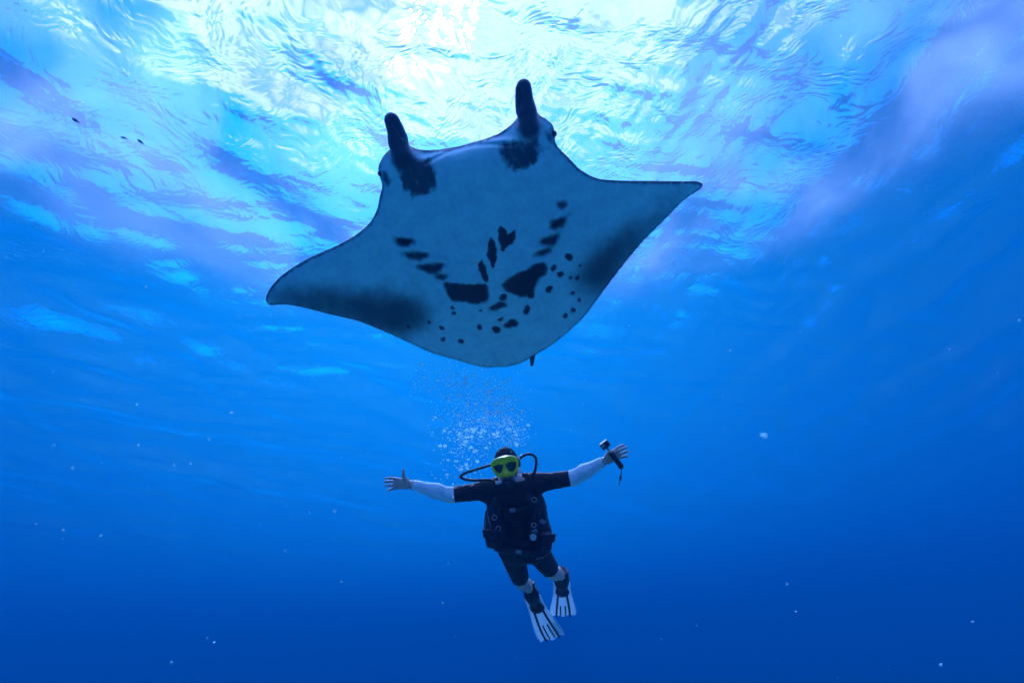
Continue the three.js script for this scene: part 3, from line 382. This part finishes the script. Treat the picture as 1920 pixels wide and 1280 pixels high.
  part('exhaust_tee', net([-0.08, -0.15, 0.06], [0.08, -0.07, 0.15], 0.005, union([bone([-0.045, -0.112, 0.1], [0.045, -0.112, 0.1], 0.015, 0.015), bone([0, -0.112, 0.1], [0, -0.085, 0.1], 0.022, 0.025, 0.02)])), rubber, reg);
  part('hose_joint', new THREE.CylinderGeometry(0.01, 0.012, 0.05, 12).rotateZ(Math.PI / 2).translate(-0.06, -0.078, 0.11), steel, reg);

  // fins: black foot pocket, pale blade with dark ribs
  const bladeW = std(0.64, 0.84, 0.9, 0.8, { transmission: 0.45, thickness: 0 }), ribM = std(0.012, 0.013, 0.016, 0.5);
  for (const [an, dir, side, sole] of [[J.anL, [0.24, -0.62, -0.16], [1, 0.36, 0.1], 'right'], [J.anR, [0.05, -0.6, -0.3], [1, 0.08, 0.06], 'left']]) {
    const fin = new THREE.Group(); fin.name = 'fin'; diver.add(fin);
    const Y = V(...dir).normalize().negate(), X = V(...side); X.addScaledVector(Y, -X.dot(Y)).normalize(); const Z = X.clone().cross(Y);
    fin.quaternion.setFromRotationMatrix(new THREE.Matrix4().makeBasis(X, Y, Z)); fin.position.set(...an);
    // local: -y towards the tip, z towards the viewer
    const foot = union([bone([0, 0.03, -0.01], [0, -0.06, 0.0], 0.05, 0.052), bone([0, -0.06, 0.0], [0, -0.2, -0.01], 0.052, 0.044, 0.04), bone([-0.025, -0.19, -0.01], [0.03, -0.2, -0.01], 0.03, 0.028, 0.04)]);
    part('foot_pocket', net([-0.1, -0.27, -0.09], [0.1, 0.1, 0.08], 0.006, (x, y, z) => Math.max(foot(x, y, z) + 0.5 * wrinkle(x, y, z), y - 0.055)), rubber, fin);
    part('heel_strap', new THREE.TorusGeometry(0.054, 0.009, 8, 24).scale(1, 1, 1.4).rotateX(R_(70)), rubber, fin).position.set(0, 0.035, -0.005);
    part('strap_buckle', new RoundedBoxGeometry(0.014, 0.035, 0.022, 2, 0.004), greyPlastic, fin).position.set(0.06, 0.0, 0.01);
    const half = (y) => lerp(0.062, 0.112, smooth(-0.1, -0.56, y)), bend2 = (y) => -0.5 * Math.pow(Math.max(0, -0.2 - y), 2);
    const L = 0.62, nx = 30, ny = 40, pos = [], idx = [];
    for (const zs of [1, -1]) { const o = pos.length / 3; for (let j = 0; j <= ny; j++) for (let i = 0; i <= nx; i++) { const u = i / nx * 2 - 1, v = j / ny, end = L - 0.035 * (1 - Math.cos(u * Math.PI * 2)) * 0.5 - 0.03 * u * u, y = lerp(-0.1, -end, v); const rib = 0.0015 * Math.cos(u * 13); pos.push(u * half(y), y, bend2(y) + zs * (0.0035 + (Math.abs(u) > 0.96 ? -0.0025 : 0)) + rib); } for (let j = 0; j < ny; j++) for (let i = 0; i < nx; i++) { const a = o + j * (nx + 1) + i, b = a + 1, c = a + nx + 1, d = c + 1; zs > 0 ? idx.push(a, c, b, b, c, d) : idx.push(a, b, c, b, d, c); } }
    const M = (nx + 1) * (ny + 1), edge = []; for (let i = 0; i < nx; i++) edge.push([i, i + 1], [ny * (nx + 1) + i + 1, ny * (nx + 1) + i]); for (let j = 0; j < ny; j++) edge.push([(j + 1) * (nx + 1), j * (nx + 1)], [j * (nx + 1) + nx, (j + 1) * (nx + 1) + nx]);
    for (const [a, b] of edge) idx.push(a, b, a + M, b, b + M, a + M);
    const bg = new THREE.BufferGeometry(); bg.setAttribute('position', new THREE.Float32BufferAttribute(pos, 3)); bg.setIndex(idx); const blade = part('blade', BGU.toCreasedNormals(bg, 0.6), bladeW, fin);
    for (const [u, y0, y1, r] of [[-0.52, -0.16, -0.6, 0.0095], [0.52, -0.16, -0.6, 0.0095], [-0.2, -0.38, -0.585, 0.0065], [0.2, -0.38, -0.585, 0.0065]]) {
      const pts = []; for (let i = 0; i <= 8; i++) { const y = lerp(y0, y1, i / 8); pts.push([u * half(y), y, bend2(y) + 0.003]); } part('rib', tube(pts, r, 20, 8), ribM, blade);
    }
    for (const s of [-1, 1]) { const pts = []; for (let i = 0; i <= 8; i++) { const y = lerp(-0.08, -0.54, i / 8); pts.push([s * (half(y) + 0.001), y, bend2(y)]); } part('rail', tube(pts, 0.0055, 20, 8), bladeW, blade); }
  }
  // camera on a grip, held in the open hand
  const cam = thing('action_camera', 'small dark action camera on a short grip in the diver\'s raised hand', 'camera');
  cam.position.copy(diver.localToWorld(V(0, 0, 0)) ); diver.updateMatrixWorld(true); cam.position.copy(V(0.7, 0.385, 0.1).applyQuaternion(camQ).add(diver.position)); cam.quaternion.copy(camQ);
  const gq = new THREE.Group(); gq.name = 'grip_assembly';
  const ax = V(0.128, -0.17, -0.01).normalize(), turn = new THREE.Quaternion().setFromUnitVectors(V(0, -1, 0), ax);
  const put = (name, geo, mat, p, parent = cam) => { const o = part(name, geo, mat, parent); if (parent === cam) o.quaternion.copy(turn); o.position.copy(parent === cam ? V(...p).applyQuaternion(turn) : V(...p)); return o; };
  const black = std(0.012, 0.012, 0.014, 0.45);
  const grip = put('grip', new THREE.LatheGeometry([[0, -0.115], [0.016, -0.113], [0.02, -0.1], [0.017, -0.08], [0.018, -0.06], [0.016, -0.04], [0.018, -0.02], [0.016, 0], [0.018, 0.02], [0.012, 0.03], [0.0, 0.032]].map(([r, h]) => new THREE.Vector2(r, h)), 20), black, [0, 0, 0]);
  const bodyC = put('camera_body', new RoundedBoxGeometry(0.064, 0.046, 0.032, 3, 0.006), black, [0, 0.085, 0.0]);
  put('lens', new THREE.CylinderGeometry(0.012, 0.013, 0.008, 20).rotateX(Math.PI / 2), std(0.03, 0.03, 0.05, 0.08), [0.014, 0.006, 0.018], bodyC);
  put('screen', new RoundedBoxGeometry(0.026, 0.02, 0.003, 1, 0.001), std(0.35, 0.36, 0.42, 0.2), [-0.013, 0.004, 0.0165], bodyC);
  put('mount', new RoundedBoxGeometry(0.012, 0.04, 0.014, 2, 0.003), std(0.04, 0.04, 0.045, 0.5), [0, 0.045, 0]);
  part('lanyard', tube([[0.066, -0.09, 0], [0.058, -0.14, 0.004], [0.05, -0.175, 0.006], [0.044, -0.205, 0.004]], 0.0035, 20, 6), std(0.03, 0.02, 0.06, 0.7), cam);
  part('lanyard_toggle', new THREE.CapsuleGeometry(0.008, 0.018, 4, 10).translate(0.056, -0.155, 0.005), std(0.04, 0.02, 0.08, 0.6), cam);
}
// ---------- breath bubbles ----------
const diverAt = scene.getObjectByName('person').position, lift = new THREE.Vector3(0, 1, 0);
{
  const air = new THREE.MeshPhysicalMaterial({ color: new THREE.Color(0.75, 1, 1), roughness: 0.85, transmission: 0.8, thickness: 0, ior: 1.333 });
  // rising breath bubbles are caps: domed above, open and ragged below
  const shapes = [0, 1, 2, 3, 4].map((v) => { const g = new THREE.SphereGeometry(1, 18, 10, 0, Math.PI * 2, 0, lerp(1.7, 2.3, v / 4)), p = g.attributes.position; for (let i = 0; i < p.count; i++) { const x = p.getX(i), y = p.getY(i), z = p.getZ(i), r = 1 + 0.2 * n3(x * 1.1 + v * 9, y * 1.1, z * 1.1); p.setXYZ(i, x * r, y * r * lerp(0.5, 0.85, v / 4), z * r); } const m = BGU.mergeVertices(g.deleteAttribute('normal').deleteAttribute('uv') && g); m.computeVertexNormals(); return m; });
  const gauss = () => { let a = 0; for (let i = 0; i < 6; i++) a += rnd(); return (a - 3) / 0.72; };
  const CL = [[-0.11, 0.64, 0.1, 0.13, 0.44], [-0.33, 0.52, 0.1, 0.2, 0.34], [0.035, 0.5, 0.05, 0.06, 0.12], [-0.42, 0.86, 0.16, 0.06, 0.1]];
  const spot = () => { for (;;) { let u = rnd(), c = CL[0]; for (c of CL) { if (u < c[4]) break; u -= c[4]; } const x = c[0] + gauss() * c[2], y = c[1] + gauss() * c[3], z = -0.1 + gauss() * 0.13; if (y > 0.4 || x < -0.13 && y > 0.1) return [x, y, z]; } };
  const PICK = [[-0.141, 0.793, 0.025], [-0.145, 0.745, 0.009], [-0.25, 0.53, 0.015], [-0.19, 0.53, 0.015], [-0.175, 0.6, 0.013], [-0.16, 0.635, 0.014], [-0.3, 0.695, 0.016], [-0.235, 0.71, 0.014], [0.02, 0.675, 0.014], [-0.09, 0.65, 0.014], [-0.04, 0.6, 0.016], [0.03, 0.57, 0.014], [0.0, 0.53, 0.015], [-0.24, 0.385, 0.016], [-0.31, 0.86, 0.017], [0.0, 0.88, 0.012], [0.085, 0.345, 0.01], [-0.06, 0.71, 0.012], [-0.08, 0.575, 0.013], [0.05, 0.485, 0.012]];
  for (let i = 0; i < 250; i++) {
    const big = PICK[i], s = big ? [big[0], big[1], -0.02 - 0.1 * rnd()] : spot(), r = big ? big[2] : 0.0045 + 0.0105 * Math.pow(rnd(), 2);
    const o = new THREE.Mesh(shapes[i % 5], air); o.name = numbered('air_bubble'); o.scale.setScalar(r); o.rotation.set(gauss() * 0.2, rnd() * 6.28, gauss() * 0.25);
    o.position.set(...s).applyQuaternion(camQ).add(diverAt);
    o.userData = i === 0 ? { label: 'largest round air bubble, rising alone at the top of the plume', category: 'bubble', group: 'breath bubbles above the diver' } : { label: 'small wobbling air bubble in the plume above the diver', category: 'bubble', group: 'breath bubbles above the diver' };
    scene.add(o);
  }
  const fine = new THREE.InstancedMesh(shapes[3], air, 2200); fine.name = 'fine_bubbles'; fine.userData = { kind: 'stuff', label: 'mist of tiny air bubbles trailing up from the diver', category: 'bubbles' };
  const M = new THREE.Matrix4(); for (let i = 0; i < 2200; i++) { const p = V(...spot()).applyQuaternion(camQ).add(diverAt), r = 0.0014 + 0.0026 * rnd(); fine.setMatrixAt(i, M.makeScale(r, r, r).setPosition(p)); } scene.add(fine);
}
// ---------- drifting specks, fish ----------
{
  const lump = (v) => { const g = new THREE.IcosahedronGeometry(1, 2), p = g.attributes.position; for (let i = 0; i < p.count; i++) { const x = p.getX(i), y = p.getY(i), z = p.getZ(i), r = 1 + 0.5 * n3(x * 1.4 + v * 5, y * 1.4, z * 1.4); p.setXYZ(i, x * r * 1.3, y * r * 0.8, z * r); } const m = BGU.mergeVertices(g.deleteAttribute('normal').deleteAttribute('uv') && g); m.computeVertexNormals(); return m; };
  const pale = std(0.6, 0.95, 0.95, 0.9, { transmission: 0.8, thickness: 0 });
  const SEEN = [[-1.206,-0.272,-1.41,0.0017],[-1.633,-0.452,-2.34,0.0037],[-0.804,-0.259,-1.42,0.002],[-1.212,-0.443,-1.92,0.0022],[-1.351,-0.513,-2.25,0.0025],[-1.609,-0.616,-1.81,0.0027],[-1.559,-0.654,-1.86,0.003],[-1.737,-0.819,-2.26,0.0044],[-0.707,-0.652,-1.67,0.0028],[-0.836,-0.706,-2.21,0.0029],[-0.431,-0.412,-1.3,0.0026],[-0.962,-0.935,-1.69,0.0022],[-1.369,-1.381,-2.46,0.0039],[-1.215,-1.143,-1.91,0.0034],[-1.1,-0.317,-1.34,0.0023],[-1.254,-0.21,-1.79,0.002],[-1.133,-0.288,-2.16,0.0042],[0.639,-0.027,-1.57,0.0026],[0.868,-0.765,-1.69,0.0029],[1.188,-1.128,-2.24,0.0027],[2.049,-1.244,-2.38,0.0039],[1.755,-1.321,-2.19,0.004],[1.763,0.074,-1.86,0.0033],[0.049,-0.134,-2.44,0.0027],[-0.215,-0.382,-2.4,0.0033],[0.42,0.057,-1.92,0.0022],[-0.704,-0.99,-2.21,0.0029],[-0.314,-1.185,-2.43,0.0031]];
  const n = 420, snow = new THREE.InstancedMesh(lump(1), pale, n), M = new THREE.Matrix4(), E = new THREE.Euler(), Q = new THREE.Quaternion(); snow.name = 'marine_snow'; snow.userData = { kind: 'stuff', label: 'tiny pale specks of plankton suspended in the blue water', category: 'plankton' };
  for (let i = 0; i < n; i++) {
    const k = SEEN[i], d = 1.4 + 5 * Math.pow(rnd(), 0.7), p = k ? fromLens(k[0], k[1], k[2]) : fromLens((rnd() * 2 - 1) * 1.15 * d, (rnd() * 2 - 1) * 0.8 * d, -d), r = k ? k[3] : 0.0007 + 0.0011 * rnd();
    snow.setMatrixAt(i, M.compose(p, Q.setFromEuler(E.set(rnd() * 6, rnd() * 6, rnd() * 6)), V(r, r, r)));
  }
  scene.add(snow);
  const clump = new THREE.Mesh(lump(3), pale); clump.name = 'plankton_clump'; clump.userData = { label: 'bright pale clump of plankton drifting alone in open water', category: 'plankton' }; clump.position.copy(fromLens(1.224, -0.456, -2.6)); clump.scale.setScalar(0.0125); clump.rotation.z = -0.5; scene.add(clump);
  const fishBody = union([blob([0, 0, 0], [0.05, 0.02, 0.011]), bone([-0.03, 0, 0], [-0.055, 0, 0], 0.008, 0.004, 0.012), bone([-0.055, 0, 0], [-0.074, 0.016, 0], 0.004, 0.003, 0.008), bone([-0.055, 0, 0], [-0.074, -0.016, 0], 0.004, 0.003, 0.008), bone([-0.015, 0.016, 0], [0.01, 0.025, 0], 0.003, 0.002, 0.01), bone([0.01, -0.012, 0.004], [-0.008, -0.024, 0.01], 0.003, 0.002, 0.008)]);
  const fishG = net([-0.09, -0.04, -0.03], [0.07, 0.04, 0.03], 0.0026, fishBody), fishM = std(0.03, 0.06, 0.07, 0.4);
  [[-5.714, 2.892, -7, 0.85, 2.6, "lone small dark fish under the bright surface"], [-5.08, 2.662, -7, 0.65, 2.9, "smaller dark fish of a close pair under the bright surface"], [-4.864, 2.613, -7, 0.78, 2.5, "larger dark fish of a close pair under the bright surface"]].forEach(([x, y, z, s, r, label]) => { const o = thing('small_fish', label, 'fish', 'small fish under the sea surface'); part('body', fishG, fishM, o); for (const e of [-1, 1]) part('eye', new THREE.SphereGeometry(0.0035, 10, 8), std(0.3, 0.3, 0.3, 0.2), o).position.set(0.034, 0.004, e * 0.008); o.position.copy(fromLens(x, y, z)); o.quaternion.copy(camQ).multiply(new THREE.Quaternion().setFromEuler(new THREE.Euler(0, 0.3, r))); o.scale.setScalar(s); });
}
renderer.render(scene, camera);
